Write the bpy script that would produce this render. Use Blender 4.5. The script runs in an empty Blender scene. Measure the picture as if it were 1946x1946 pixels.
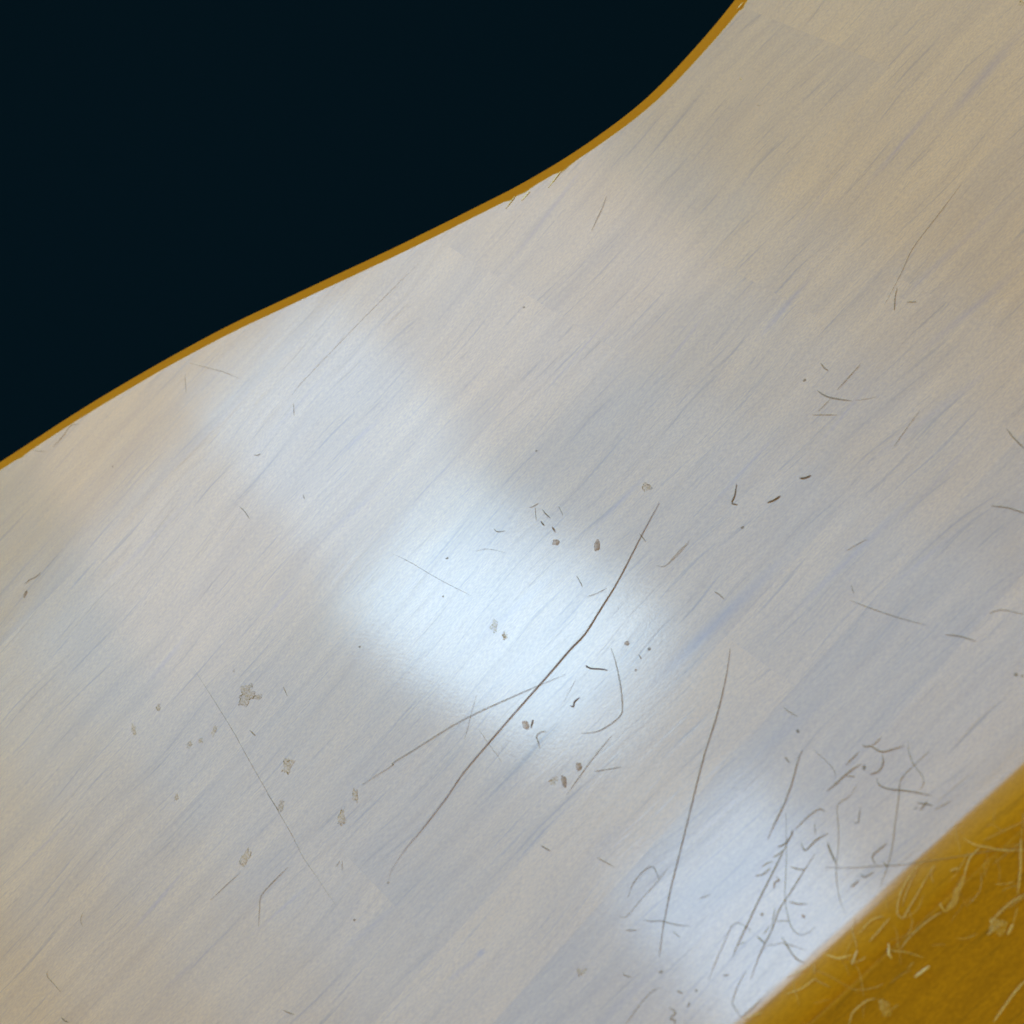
import bpy, bmesh, math, random
from mathutils import Vector, Matrix, noise
from mathutils.bvhtree import BVHTree
from mathutils.kdtree import KDTree
from mathutils.geometry import delaunay_2d_cdt

random.seed(7)
S = bpy.context.scene
COL = S.collection
MM = 0.001

# ------------------------------------------------------------------ camera
THETA = math.radians(40)            # lens axis tilted from the board's normal
D = 0.170                           # lens to board centre, metres
NPX = 1946.0                        # photograph width in pixels
SPAN = 0.100                        # board width seen at the centre
T = Vector((0.60, -0.80, 0.0))      # the lens leans towards this side of the board
AX = Vector((0, 0, 1)).cross(T).normalized()
ROT = Matrix.Rotation(THETA, 3, AX)
CAM = ROT @ Vector((0, 0, D))
cam_d = bpy.data.cameras.new('camera')
cam_d.sensor_width = 36.0
cam_d.lens = 36.0 * D / SPAN
cam_d.clip_start = 0.005
cam_d.clip_end = 20
cam_d.dof.use_dof = True
cam_d.dof.focus_distance = D + 0.004
cam_d.dof.aperture_fstop = 52
cam = bpy.data.objects.new('camera', cam_d)
COL.objects.link(cam)
cam.matrix_world = Matrix.Translation(CAM) @ ROT.to_4x4()
S.camera = cam


def ray(px, py):
    v = Vector(((px / NPX - 0.5) * SPAN, (0.5 - py / NPX) * SPAN, -D))
    return (ROT @ v).normalized()


def P(px, py, z=0.0):
    """point of the board plane seen at a photograph pixel"""
    r = ray(px, py)
    k = (z - CAM.z) / r.z
    return CAM + r * k


def mirror(px, py, H):
    """where the board's gloss at this pixel looks on a horizontal plane at height H"""
    b = P(px, py)
    r = ray(px, py)
    r = Vector((r.x, r.y, -r.z))
    return b + r * (H / r.z)


# ------------------------------------------------------------------ world and lamps
W = bpy.data.worlds.new('World')
S.world = W
W.use_nodes = True
bg = W.node_tree.nodes['Background']
bg.inputs[0].default_value = (1.0, 0.87, 0.06, 1)
bg.inputs[1].default_value = 0.52

H = 0.60


PANES = []


def pane(name, corners, power, color):
    """rectangular soft daylight source facing straight down, its outline given by four points of its reflection"""
    q = [mirror(x, y, H + 0.012 * len(PANES)) for x, y in corners]
    PANES.append(name)
    c = (q[0] + q[1] + q[2] + q[3]) / 4
    u = ((q[1] - q[0]) + (q[2] - q[3])) / 2
    v = ((q[3] - q[0]) + (q[2] - q[1])) / 2
    d = bpy.data.lights.new(name, 'AREA')
    d.shape = 'RECTANGLE'
    d.size = u.length
    d.size_y = v.length
    d.color = color
    d.energy = power * u.length * v.length
    o = bpy.data.objects.new(name, d)
    COL.objects.link(o)
    o.location = c
    o.rotation_euler = (0, 0, math.atan2(u.y, u.x))
    return o


pane('ceiling_daylight', [(-1450, 1650), (1200, -1000), (2850, 650), (200, 3300)], 7.35, (0.245, 0.59, 1.0))
# the bright window wall: three overlapping bays, so that its reflection fades in steps
pane('window_daylight', [(1010, 0), (2310, 1040), (1040, 2690), (-260, 1650)], 2.42, (0.07, 0.48, 1.0))
pane('window_daylight', [(899, 140), (2199, 1180), (1170, 2520), (-130, 1480)], 2.42, (0.07, 0.48, 1.0))
pane('window_daylight', [(760, 310), (2070, 1360), (1290, 2360), (-10, 1320)], 2.42, (0.07, 0.48, 1.0))
pane('window_pane_bright', [(650, 1110), (905, 855), (1220, 1190), (1005, 1490)], 14.0, (0.53, 0.78, 1.0))
pane('window_pane_core', [(730, 1120), (905, 930), (1205, 1290), (1085, 1580)], 9.5, (0.53, 0.78, 1.0))
pane('pale_wall_glow', [(-120, 900), (950, 60), (1330, 540), (480, 1220)], 3.6, (1.0, 0.70, 0.46))
pane('window_pane_upper', [(330, 760), (610, 530), (890, 830), (630, 1080)], 6.8, (0.36, 0.67, 1.0))
pane('window_pane_lower', [(1180, 1700), (1440, 1460), (1920, 2020), (1640, 2280)], 14.2, (0.51, 0.735, 1.0))

S.view_settings.view_transform = 'Standard'
S.view_settings.look = 'None'
S.view_settings.exposure = 0.0
S.view_settings.gamma = 1.0
S.render.engine = 'CYCLES'
S.cycles.use_denoising = True
S.cycles.max_bounces = 4
S.cycles.use_adaptive_sampling = True
S.cycles.adaptive_threshold = 0.02

# ------------------------------------------------------------------ node helpers


class NT:
    def __init__(self, name):
        self.m = bpy.data.materials.new(name)
        self.m.use_nodes = True
        self.t = self.m.node_tree
        self.b = self.t.nodes['Principled BSDF']

    def n(self, kind, **kw):
        x = self.t.nodes.new(kind)
        for k, v in kw.items():
            setattr(x, k, v)
        return x

    def l(self, a, b):
        self.t.links.new(a, b)

    def set(self, sock, val):
        if hasattr(val, 'is_output'):
            self.l(val, sock)
        else:
            sock.default_value = val

    def math(self, op, a, b=0.0, c=0.0, clamp=False):
        x = self.n('ShaderNodeMath', operation=op)
        x.use_clamp = clamp
        self.set(x.inputs[0], a)
        self.set(x.inputs[1], b)
        self.set(x.inputs[2], c)
        return x.outputs[0]

    def comb(self, a, b, c=0.0):
        x = self.n('ShaderNodeCombineXYZ')
        for i, v in enumerate((a, b, c)):
            self.set(x.inputs[i], v)
        return x.outputs[0]

    def noise(self, vec, scale, detail=2.0, rough=0.5, dist=0.0):
        x = self.n('ShaderNodeTexNoise')
        self.l(vec, x.inputs['Vector'])
        x.inputs['Scale'].default_value = scale
        x.inputs['Detail'].default_value = detail
        x.inputs['Roughness'].default_value = rough
        x.inputs['Distortion'].default_value = dist
        return x.outputs['Fac']

    def smooth(self, v, lo, hi, a=0.0, b=1.0):
        x = self.n('ShaderNodeMapRange', interpolation_type='SMOOTHSTEP')
        self.l(v, x.inputs[0])
        x.inputs[1].default_value = lo
        x.inputs[2].default_value = hi
        x.inputs[3].default_value = a
        x.inputs[4].default_value = b
        return x.outputs[0]

    def mix(self, f, a, b):
        x = self.n('ShaderNodeMix', data_type='RGBA')
        self.set(x.inputs['Factor'], f)
        self.set(x.inputs['A'], a)
        self.set(x.inputs['B'], b)
        return x.outputs['Result']


GRAIN = math.atan2(*(P(1080, 850) - P(866, 1076)).yx)

# dark mineral streaks of the wood: start, end (photograph pixels), width, strength
STREAKS = [
    ((1235, 1305), (1478, 1072), 24, 1.0), ((1515, 1160), (1728, 950), 15, .6),
    ((1800, 225), (1940, 60), 24, .85), ((1645, 355), (1792, 180), 13, .7),
    ((1445, 640), (1545, 520), 14, .8), ((1684, 594), (1934, 362), 14, .5),
    ((1753, 667), (1950, 500), 18, .65), ((968, 500), (1128, 294), 12, .55),
    ((280, 1298), (352, 1212), 12, .55), ((250, 1770), (350, 1655), 9, .7),
    ((473, 1781), (590, 1680), 8, .5), ((205, 1106), (365, 945), 14, .5),
    ((855, 1262), (1100, 1050), 22, .35), ((1125, 1010), (1230, 900), 12, .55),
    ((1112, 1635), (1195, 1560), 40, .35), ((640, 866), (722, 796), 16, .55),
    ((500, 1180), (560, 1110), 10, .45), ((1702, 1108), (1830, 1000), 11, .4),
    ((1337, 978), (1480, 820), 9, .5), ((1048, 730), (1175, 584), 6, .5),
    ((1249, 715), (1345, 591), 9, .45), ((905, 1818), (922, 1805), 12, 1.0),
    ((848, 1868), (915, 1812), 10, .5), ((640, 1815), (760, 1715), 12, .35),
    ((1560, 840), (1660, 720), 9, .5), ((50, 1640), (130, 1560), 9, .5),
    ((1650, 880), (1900, 690), 16, .45), ((1700, 1000), (1860, 830), 10, .4),
    ((480, 860), (640, 690), 14, .3), ((1100, 1980), (1260, 1830), 14, .3),
    ((300, 1890), (400, 1800), 10, .35), ((1420, 1450), (1560, 1330), 22, .3),
    ((600, 1030), (760, 900), 12, .3), ((1480, 480), (1620, 300), 10, .35),
]


def wood(name, grain, staves=True, streaks=(), edge=False):
    """amber lacquered hardwood: grain colour, pores, mineral streaks under a clear satin coat"""
    k = NT(name)
    tc = k.n('ShaderNodeTexCoord')
    sep = k.n('ShaderNodeSeparateXYZ')
    k.l(tc.outputs['Object'], sep.inputs[0])
    x = k.math('MULTIPLY', sep.outputs[0], 1000.0)
    y = k.math('MULTIPLY', sep.outputs[1], 1000.0)
    z = k.math('MULTIPLY', sep.outputs[2], 1000.0)
    c, s = math.cos(grain), math.sin(grain)
    u0 = k.math('ADD', k.math('MULTIPLY', x, c), k.math('MULTIPLY', y, s))
    v0 = k.math('SUBTRACT', k.math('MULTIPLY', y, c), k.math('MULTIPLY', x, s))
    oi = k.n('ShaderNodeObjectInfo')
    rnd = oi.outputs['Random']
    if staves:      # the grain fans out slightly across the board
        v0 = k.math('SUBTRACT', v0, k.math('MULTIPLY', k.math('MULTIPLY', u0, v0), .0020))
    u = k.math('MULTIPLY_ADD', rnd, 613.0, u0)
    v = k.math('MULTIPLY_ADD', rnd, 271.0, v0)
    v = k.math('MULTIPLY_ADD', u0, k.math('MULTIPLY', k.math('SUBTRACT', rnd, .5), .07), v)
    # slight waviness of the grain
    wav = k.noise(k.comb(k.math('MULTIPLY', u, .035), k.math('MULTIPLY', v, .06), z), 1.0, 2)
    vw = k.math('ADD', v, k.math('MULTIPLY', k.math('SUBTRACT', wav, .5), 5.0))
    band = k.noise(k.comb(k.math('MULTIPLY', u, .018), k.math('MULTIPLY', vw, .32), z), 1.0, 3, .55)
    fib = k.noise(k.comb(k.math('MULTIPLY', u, .12), k.math('MULTIPLY', vw, 1.7), z), 1.0, 3, .6)
    por = k.noise(k.comb(k.math('MULTIPLY', u, .42), k.math('MULTIPLY', vw, 6.5), z), 1.0, 2, .5)
    rare = k.noise(k.comb(k.math('MULTIPLY', u, .07), k.math('MULTIPLY', vw, 1.9), z), 1.0, 3, .6)
    dash = k.noise(k.comb(k.math('MULTIPLY', u, .12), k.math('MULTIPLY', vw, 3.9), 7.3), 1.0, 3, .6)
    blot = k.noise(k.comb(k.math('MULTIPLY', u, .10), k.math('MULTIPLY', vw, .22), 3.1), 1.0, 3, .6)
    light = (0.57, 0.235, 0.003, 1)
    dark = (0.39, 0.150, 0.003, 1)
    f = k.math('ADD', k.math('MULTIPLY', k.smooth(band, .3, .7), .36), k.math('MULTIPLY', k.smooth(fib, .25, .75), .26 if staves else .65))
    f = k.math('ADD', f, k.math('MULTIPLY', k.smooth(blot, .3, .7), .26))
    if staves:
        f = k.math('ADD', f, k.math('MULTIPLY', k.math('SUBTRACT', rnd, .5), .62))
    col = k.mix(k.math('SUBTRACT', f, .08, clamp=True), light, dark)
    mott = k.noise(k.comb(k.math('MULTIPLY', u, 2.2), k.math('MULTIPLY', v, 7.0), z), 1.0, 2, .7)
    col = k.mix(k.smooth(mott, .3, .7, 0.0, .38 if staves else .5), col, (0.22, 0.075, 0.003, 1))
    pores = k.smooth(por, .60, .74)
    dashes = k.smooth(dash, .60, .74)
    strk = k.smooth(rare, .575, .73)
    col = k.mix(k.math('MULTIPLY', pores, .10), col, (0.20, 0.075, 0.004, 1))
    col = k.mix(k.math('MULTIPLY', dashes, .36 if staves else .66), col, (0.15, 0.06, 0.008, 1))
    col = k.mix(k.math('MULTIPLY', strk, .42 if staves else .66), col, (0.16, 0.06, 0.010, 1))
    if streaks:
        tot = None
        jit = k.math('MULTIPLY', k.math('SUBTRACT', fib, .5), .35)
        pos = k.comb(k.math('MULTIPLY_ADD', jit, -s, x), k.math('MULTIPLY_ADD', jit, c, y), 0.0)
        for (a, b, w, st) in streaks:
            pa, pb = P(*a), P(*b)
            m = (pa + pb) / 2 * 1000
            d = (pb - pa) * 1000
            mp = k.n('ShaderNodeMapping', vector_type='TEXTURE')
            mp.inputs['Location'].default_value = m
            mp.inputs['Rotation'].default_value = (0, 0, math.atan2(d.y, d.x))
            mp.inputs['Scale'].default_value = (d.length / 2 * 1.25, w * SPAN / NPX * 1000 * .75, 1)
            k.l(pos, mp.inputs['Vector'])
            ln = k.n('ShaderNodeVectorMath', operation='LENGTH')
            k.l(mp.outputs[0], ln.inputs[0])
            q = k.math('MULTIPLY_ADD', ln.outputs['Value'], -st * 1.25, st * 1.25)
            tot = q if tot is None else k.math('MAXIMUM', tot, q)
        tot = k.math('MAXIMUM', k.math('MINIMUM', tot, 1.0), 0.0)
        tot = k.math('MULTIPLY', tot, k.smooth(fib, .1, .6, 1.0, .55))
        col = k.mix(k.math('MULTIPLY', tot, .72), col, (0.20, 0.055, 0.030, 1))
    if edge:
        # the chamfer's shade is put into its colour: deeper orange than the top
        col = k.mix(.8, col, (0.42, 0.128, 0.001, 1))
    k.l(col, k.b.inputs['Base Color'])
    k.b.inputs['Roughness'].default_value = 0.46
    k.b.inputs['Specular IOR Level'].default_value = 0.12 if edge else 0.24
    # open pores and coarse fibres break up the gloss of the lacquer
    gl = k.math('ADD', k.math('MULTIPLY', dashes, .12), k.math('MULTIPLY', strk, .10))
    gl = k.math('ADD', gl, k.math('MULTIPLY', k.smooth(mott, .35, .7), .09))
    gl = k.math('ADD', gl, k.math('MULTIPLY', k.smooth(fib, .35, .75), .07))
    gl = k.math('ADD', gl, k.math('MULTIPLY', k.smooth(band, .35, .7), .04))
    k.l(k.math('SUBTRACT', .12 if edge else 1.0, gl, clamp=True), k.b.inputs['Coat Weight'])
    k.b.inputs['Coat Roughness'].default_value = 0.11
    k.b.inputs['Coat IOR'].default_value = 1.8
    # fine relief: pores telegraph through the lacquer, plus a little orange peel
    peel = k.noise(k.comb(x, y, z), 3.4, 2, .6)
    wavec = k.noise(k.comb(k.math('MULTIPLY', u, .05), k.math('MULTIPLY', v, .12), z), 1.0, 1)
    h = k.math('ADD', k.math('MULTIPLY', peel, .42), k.math('MULTIPLY', fib, .45))
    h = k.math('SUBTRACT', h, k.math('MULTIPLY', dashes, .22))
    h = k.math('ADD', h, k.math('MULTIPLY', wavec, 5.0))
    bp = k.n('ShaderNodeBump')
    bp.inputs['Strength'].default_value = 1.0
    bp.inputs['Distance'].default_value = 0.0000055
    k.l(h, bp.inputs['Height'])
    k.l(bp.outputs[0], k.b.inputs['Normal'])
    k.l(bp.outputs[0], k.b.inputs['Coat Normal'])
    return k.m


def plain(name, col, rough=.6, spec=.3, alpha=1.0, var=.25, scale=4000.0, patchy=0.0):
    k = NT(name)
    tc = k.n('ShaderNodeTexCoord')
    f = k.noise(tc.outputs['Object'], scale, 3, .6)
    oi = k.n('ShaderNodeObjectInfo')
    f2 = k.math('ADD', k.math('MULTIPLY', f, .7), k.math('MULTIPLY', oi.outputs['Random'], .3))
    a = tuple(min(1, c * (1 + var)) for c in col) + (1,)
    b = tuple(c * (1 - var) for c in col) + (1,)
    k.l(k.mix(k.smooth(f2, .3, .7), a, b), k.b.inputs['Base Color'])
    k.b.inputs['Roughness'].default_value = rough
    k.b.inputs['Specular IOR Level'].default_value = spec
    k.b.inputs['Alpha'].default_value = alpha
    if patchy:
        # worn, uneven body: thin places let the wood show
        g = k.noise(tc.outputs['Object'], 5200.0, 3, .65)
        k.l(k.smooth(g, .36, .62, alpha * (1 - patchy), alpha), k.b.inputs['Alpha'])
    return k.m


M_EDGE = wood('amber edge shaded in colour', GRAIN, True, (), True)  # copy of the board wood, darkened in colour for the chamfer's shade
RAILDIR = (P(1742, 1731) - P(1500, 1946)).normalized()
M_RAIL = wood('amber rail wood', math.atan2(RAILDIR.y, RAILDIR.x) - math.radians(3), staves=False)
M_FLOOR = plain('dark navy cloth', (0.0018, 0.0069, 0.0118), 1.0, 0.0, var=.12, scale=900)
M = {
    'dark': plain('dark brown hair', (0.27, 0.175, 0.115), .45, .4, alpha=.68),
    'mid': plain('grey brown fibre', (0.39, 0.28, 0.185), .6, .3, alpha=.41, patchy=.55),
    'faint': plain('translucent grey hair', (0.44, 0.33, 0.23), .6, .2, alpha=.32, patchy=.5),
    'ghost': plain('thin translucent hair', (0.44, 0.33, 0.23), .6, .2, alpha=.20, patchy=.5),
    'pale': plain('pale dusty hair', (0.92, 0.60, 0.27), .6, .3, alpha=.44, patchy=.5),
    'palefaint': plain('faint pale fluff', (0.90, 0.58, 0.24), .8, .2, alpha=.20, patchy=.6),
    'white': plain('white lint', (0.95, 0.66, 0.42), .7, .3, alpha=.75, patchy=.6),
    'crumb': plain('brown crumb', (0.44, 0.24, 0.125), .8, .2, alpha=.55, patchy=.6),
    'olive': plain('dried olive residue', (0.60, 0.38, 0.13), .8, .1, alpha=.36, patchy=1.0),
    'speck': plain('grey speck', (0.26, 0.18, 0.115), .8, .2, alpha=.45),
    'splinter': plain('raw wood splinter', (0.90, 0.66, 0.40), .7, .2),
}

# ------------------------------------------------------------------ object helpers


def mesh_obj(name, bm, mat, parent=None):
    me = bpy.data.meshes.new(name)
    bm.to_mesh(me)
    bm.free()
    me.materials.append(mat)
    o = bpy.data.objects.new(name, me)
    COL.objects.link(o)
    if parent is not None:
        o.parent = parent
        o.matrix_parent_inverse = parent.matrix_world.inverted()
    return o


def tag(o, label, cat, group=None):
    o['label'] = label
    o['category'] = cat
    if group:
        o['group'] = group
    return o


def catmull(pts, n=6):
    if len(pts) < 3:
        a, b = pts[0], pts[-1]
        return [a + (b - a) * (i / (2 * n)) for i in range(2 * n + 1)]
    q = [pts[0] * 2 - pts[1]] + list(pts) + [pts[-1] * 2 - pts[-2]]
    out = []
    for i in range(1, len(q) - 2):
        for j in range(n):
            t = j / n
            p0, p1, p2, p3 = q[i - 1:i + 3]
            out.append(0.5 * (2 * p1 + (p2 - p0) * t + (2 * p0 - 5 * p1 + 4 * p2 - p3) * t * t + (3 * p1 - p0 - 3 * p2 + p3) * t ** 3))
    out.append(q[-2])
    return out


# ------------------------------------------------------------------ background
bm = bmesh.new()
bmesh.ops.create_grid(bm, x_segments=4, y_segments=4, size=2.0)
fl = mesh_obj('floor', bm, M_FLOOR)
fl.location = (0, 0, -0.35)
fl['kind'] = 'structure'

# ------------------------------------------------------------------ the board
FAR = [(-700, 1420), (-350, 1120), (0, 894), (190, 772), (400, 653), (575, 569), (746, 489), (900, 413), (1010, 356),
       (1125, 285), (1240, 198), (1333, 104), (1421, 0), (1520, -135), (1610, -300), (1680, -480), (1740, -700)]
NEAR_A, NEAR_B = P(1385, 1946), P(1946, 1447)
ND = (NEAR_B - NEAR_A).normalized()               # along the rolled edge
NO = Vector((ND.y, -ND.x, 0))                     # outwards, over the rail
if NO.dot(T) < 0:
    NO = -NO
ROLL = 6.0 * MM


def resample(pts, step):
    out = [pts[0]]
    for a, b in zip(pts, pts[1:]):
        L = (b - a).length
        k = max(1, round(L / step))
        out += [a + (b - a) * (i / k) for i in range(1, k + 1)]
    return out


far = resample(catmull([P(*p) for p in FAR], 8), 0.7 * MM)
n_far = len(far)
near0 = NEAR_B + ND * 0.075
near1 = NEAR_A - ND * 0.085
# inner (flat-top) outline, clockwise seen from above: far edge, right side, rolled edge, left side
side_r = [far[-1], far[-1] + Vector((0.05, 0.0, 0)), near0]
side_l = [near1, far[0] + Vector((-0.012, -0.03, 0)), far[0]]
right = resample(side_r, 3 * MM)[1:-1]
near = resample([near0, near1], 1.5 * MM)
left = resample(side_l, 3 * MM)[1:-1]
loop = far + right + near + left
N = len(loop)


def kind(i):
    return 'far' if i < n_far else ('near' if n_far + len(right) <= i < n_far + len(right) + len(near) else 'side')


area = sum(loop[i].x * loop[(i + 1) % N].y - loop[(i + 1) % N].x * loop[i].y for i in range(N))
sg = 1 if area > 0 else -1
nor = []
for i in range(N):
    t = (loop[(i + 1) % N] - loop[i - 1]).normalized()
    nor.append(Vector((t.y, -t.x, 0)) * sg)
for i in range(N):
    if kind(i) == 'near':
        nor[i] = NO.copy()

THICK = 16 * MM
K = 17


def profile(w):
    """(outset, depth) rings from the flat top outwards; w = 1 rolled edge, 0 chamfered edge"""
    cham = [(0, 0), (0.0242, 0.00483), (0.0604, 0.0169), (0.121, 0.0386), (0.604, 0.23), (1.14, 0.447), (1.69, 0.664), (2.11, 0.834), (2.35, 0.936), (2.49, 1.03),
            (2.56, 1.12), (2.6, 1.23), (2.62, 1.44), (2.62, 2.4), (2.62, 5), (2.62, 10), (2.62, 16)]
    a = []
    for ph in (0, .6, 1.8, 3.6, 6.5, 10.5, 16, 23, 31, 41, 53, 69, 90):
        ph = math.radians(ph)
        sx = dz = 0.0
        for p0, p1, rad in ((0, 6, 12.0), (6, 25, 5.0), (25, 90, 2.2)):    # gentle roll-over that tightens
            q0, q1 = math.radians(p0), min(ph, math.radians(p1))
            if q1 > q0:
                sx += rad * (math.sin(q1) - math.sin(q0))
                dz += rad * (math.cos(q0) - math.cos(q1))
        a.append((sx, dz))
    ex = a[-1][0]
    a += [(ex, 5), (ex, 8), (ex, 12), (ex, 16)]
    return [((c[0] * (1 - w) + r[0] * w) * MM, (c[1] * (1 - w) + r[1] * w) * MM) for c, r in zip(cham, a)]


wgt = [1.0 if kind(i) == 'near' else 0.0 for i in range(N)]
for _ in range(6):
    wgt = [1.0 if kind(i) == 'near' else (0.0 if kind(i) == 'far' else (wgt[i - 1] + wgt[i] + wgt[(i + 1) % N]) / 3) for i in range(N)]

# splintered nicks of the sharp upper arris: photograph pixel, size in mm
NICKS = [((1062, 330), 0.55), ((975, 378), .40), ((1003, 368), .30), ((1408, 10), .45), ((40, 868), .2)]
nick = [0.0] * N
for (px, s_) in NICKS:
    c = P(*px)
    j = min(range(n_far), key=lambda i: (far[i] - c).length)
    nick[j] = s_
    if j + 1 < n_far:
        nick[j + 1] = max(nick[j + 1], s_ * .35)

bm = bmesh.new()
rings = []
for kk in range(K):
    r = []
    for i in range(N):
        o_, d_ = profile(wgt[i])[kk]
        p = loop[i] + nor[i] * o_
        if kind(i) == 'far' and kk < 6:
            wob = noise.noise(Vector((i * .11, 3.3, 0))) * .035 + noise.noise(Vector((i * .7, 9.1, 0))) * .018
            p = p + nor[i] * (wob * MM - nick[i] * MM * (1 - kk / 6))
        r.append(bm.verts.new((p.x, p.y, -d_)))
    rings.append(r)
for a, b in zip(rings, rings[1:]):
    for i in range(N):
        j = (i + 1) % N
        nf = bm.faces.new((a[i], b[i], b[j], a[j]))
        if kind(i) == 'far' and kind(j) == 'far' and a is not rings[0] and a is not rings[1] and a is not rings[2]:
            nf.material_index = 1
for r in (rings[0], rings[-1]):
    flat = [v.co.xy.copy() for v in r]
    x0, x1 = min(p.x for p in flat), max(p.x for p in flat)
    y0, y1 = min(p.y for p in flat), max(p.y for p in flat)
    STEP = 9 * MM
    grid = [Vector((x0 + (i + .5 + .3 * (j % 2)) * STEP, y0 + (j + .5) * STEP)) for i in range(int((x1 - x0) / STEP)) for j in range(int((y1 - y0) / STEP))]
    kd = KDTree(len(flat))
    for i, p in enumerate(flat):
        kd.insert((p.x, p.y, 0), i)
    kd.balance()
    grid = [p for p in grid if kd.find((p.x, p.y, 0))[2] > 1.2 * MM]
    vco, _, fcs, ov, _, _ = delaunay_2d_cdt(flat + grid, [(i, (i + 1) % N) for i in range(N)], [], 1, 1e-9)
    zz = r[0].co.z
    vm = []
    for p, src in zip(vco, ov):
        src = [q for q in src if q < N]
        vm.append(r[src[0]] if src else bm.verts.new((p.x, p.y, zz)))
    for f in fcs:
        q = [vm[i] for i in f]
        if len(set(q)) == 3 and bm.faces.get(q) is None:
            bm.faces.new(q)
bmesh.ops.recalc_face_normals(bm, faces=bm.faces)
for f in bm.faces:
    f.smooth = abs(f.normal.z) < .99999
for e in bm.edges:
    if len(e.link_faces) == 2 and e.calc_face_angle(0) > math.radians(32):
        e.smooth = False
full = bm
TREES = [BVHTree.FromBMesh(full)]

board = bpy.data.objects.new('wooden_board', None)
COL.objects.link(board)
board.location = P(973, 973, -THICK)
board.empty_display_size = 0.01
tag(board, 'glossy amber lacquered wooden board with a curved chamfered edge, pale with window glare', 'board')
bpy.context.view_layer.update()

GU = Vector((math.cos(GRAIN), math.sin(GRAIN), 0))
GV = Vector((-GU.y, GU.x, 0))
# glue lines across the grain, given by pixels they pass through (row boundaries)
vs = [P(700, 520).dot(GV), P(1365, 471).dot(GV), P(1565, 627).dot(GV), P(1570, 1000).dot(GV), P(1560, 1250).dot(GV), P(1600, 1480).dot(GV)]
vs = sorted(vs)
vs = [-9.0] + vs + [9.0]
CUTS = {  # row index (from the rolled edge upwards) -> butt joints, pixels
    0: [], 1: [(700, 1750)], 2: [(1340, 1180), ], 3: [(520, 1480), (1850, 600)], 4: [(1450, 545)], 5: [(1130, 640), (1650, 110)], 6: [],
}
GAP = 0.001 * MM


def cut_piece(src, planes):
    b = src.copy()
    for co, no in planes:
        g = bm_all(b)
        res = bmesh.ops.bisect_plane(b, geom=g, plane_co=co, plane_no=no, clear_outer=True, dist=1e-9)
        edges = [e for e in res['geom_cut'] if isinstance(e, bmesh.types.BMEdge) and e.is_valid]
        if edges:
            before = set(b.faces)
            ev = list({v for e in edges for v in e.verts})
            ix = {v: i for i, v in enumerate(ev)}
            side = Vector((-no.y, no.x, 0))
            flat = [Vector((v.co.dot(side), v.co.z)) for v in ev]
            nn_ = len(flat)
            zs = [p.y for p in flat]
            mids = [Vector((p.x, min(zs) * .5)) for p in flat if p.y < min(zs) + 1e-6]
            vco, _, fcs, ov, _, _ = delaunay_2d_cdt(flat + mids, [(ix[e.verts[0]], ix[e.verts[1]]) for e in edges], [], 1, 1e-9)
            vm = []
            for p, src in zip(vco, ov):
                src = [q for q in src if q < nn_]
                vm.append(ev[src[0]] if src else b.verts.new(side * p.x + Vector((no.x, no.y, 0)) * co.dot(no) + Vector((0, 0, p.y))))
            for f in fcs:
                q = [vm[i] for i in f]
                if len(set(q)) == 3 and b.faces.get(q) is None:
                    nf = b.faces.new(q)
                    nf.normal_update()
                    if nf.normal.dot(no) < 0:
                        nf.normal_flip()
            for f in set(b.faces) - before:
                f.smooth = False
            for e in edges:
                if e.is_valid:
                    e.smooth = False
        if not b.faces:
            return None
    b.verts.index_update()
    return b


def islands(b):
    """split a bmesh into its loose pieces"""
    left_, out = set(b.verts), []
    while left_:
        st = [left_.pop()]
        comp = set(st)
        while st:
            v = st.pop()
            for e in v.link_edges:
                w = e.other_vert(v)
                if w in left_:
                    left_.discard(w)
                    comp.add(w)
                    st.append(w)
        out.append(comp)
    if len(out) == 1:
        return [b]
    res = []
    for comp in out:
        ids = {v.index for v in comp}
        c = b.copy()
        c.verts.ensure_lookup_table()
        bmesh.ops.delete(c, geom=[v for v in c.verts if v.index not in ids], context='VERTS')
        if len(c.faces) > 3:
            res.append(c)
    return res


def bm_all(b):
    return list(b.verts) + list(b.edges) + list(b.faces)


for ri in range(len(vs) - 1):
    ends = sorted(P(*c).dot(GU) for c in CUTS.get(ri, []))
    ends = [-9.0] + ends + [9.0]
    for a, b_ in zip(ends, ends[1:]):
        planes = []
        for v_, s_ in ((vs[ri], -1), (vs[ri + 1], 1)):
            if abs(v_) < 5:
                planes.append((GV * (v_ - s_ * GAP), GV * s_))
        for u_, s_ in ((a, -1), (b_, 1)):
            if abs(u_) < 5:
                planes.append((GU * (u_ - s_ * GAP), GU * s_))
        pc = cut_piece(full, planes)
        if pc is None or len(pc.faces) < 3:
            continue
        lo_u, hi_u, lo_v, hi_v = a, b_, vs[ri], vs[ri + 1]
        mine = []
        for q in STREAKS:
            us = [P(*q[0]).dot(GU), P(*q[1]).dot(GU)]
            ws = [P(*q[0]).dot(GV), P(*q[1]).dot(GV)]
            e = .0025
            if max(us) > lo_u - e and min(us) < hi_u + e and max(ws) > lo_v - e and min(ws) < hi_v + e:
                mine.append(q)
        mat = wood('amber lacquered wood', GRAIN, True, mine)
        for isl in islands(pc):
            so = mesh_obj('stave', isl, mat, board)
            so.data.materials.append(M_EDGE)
full.free()

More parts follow.
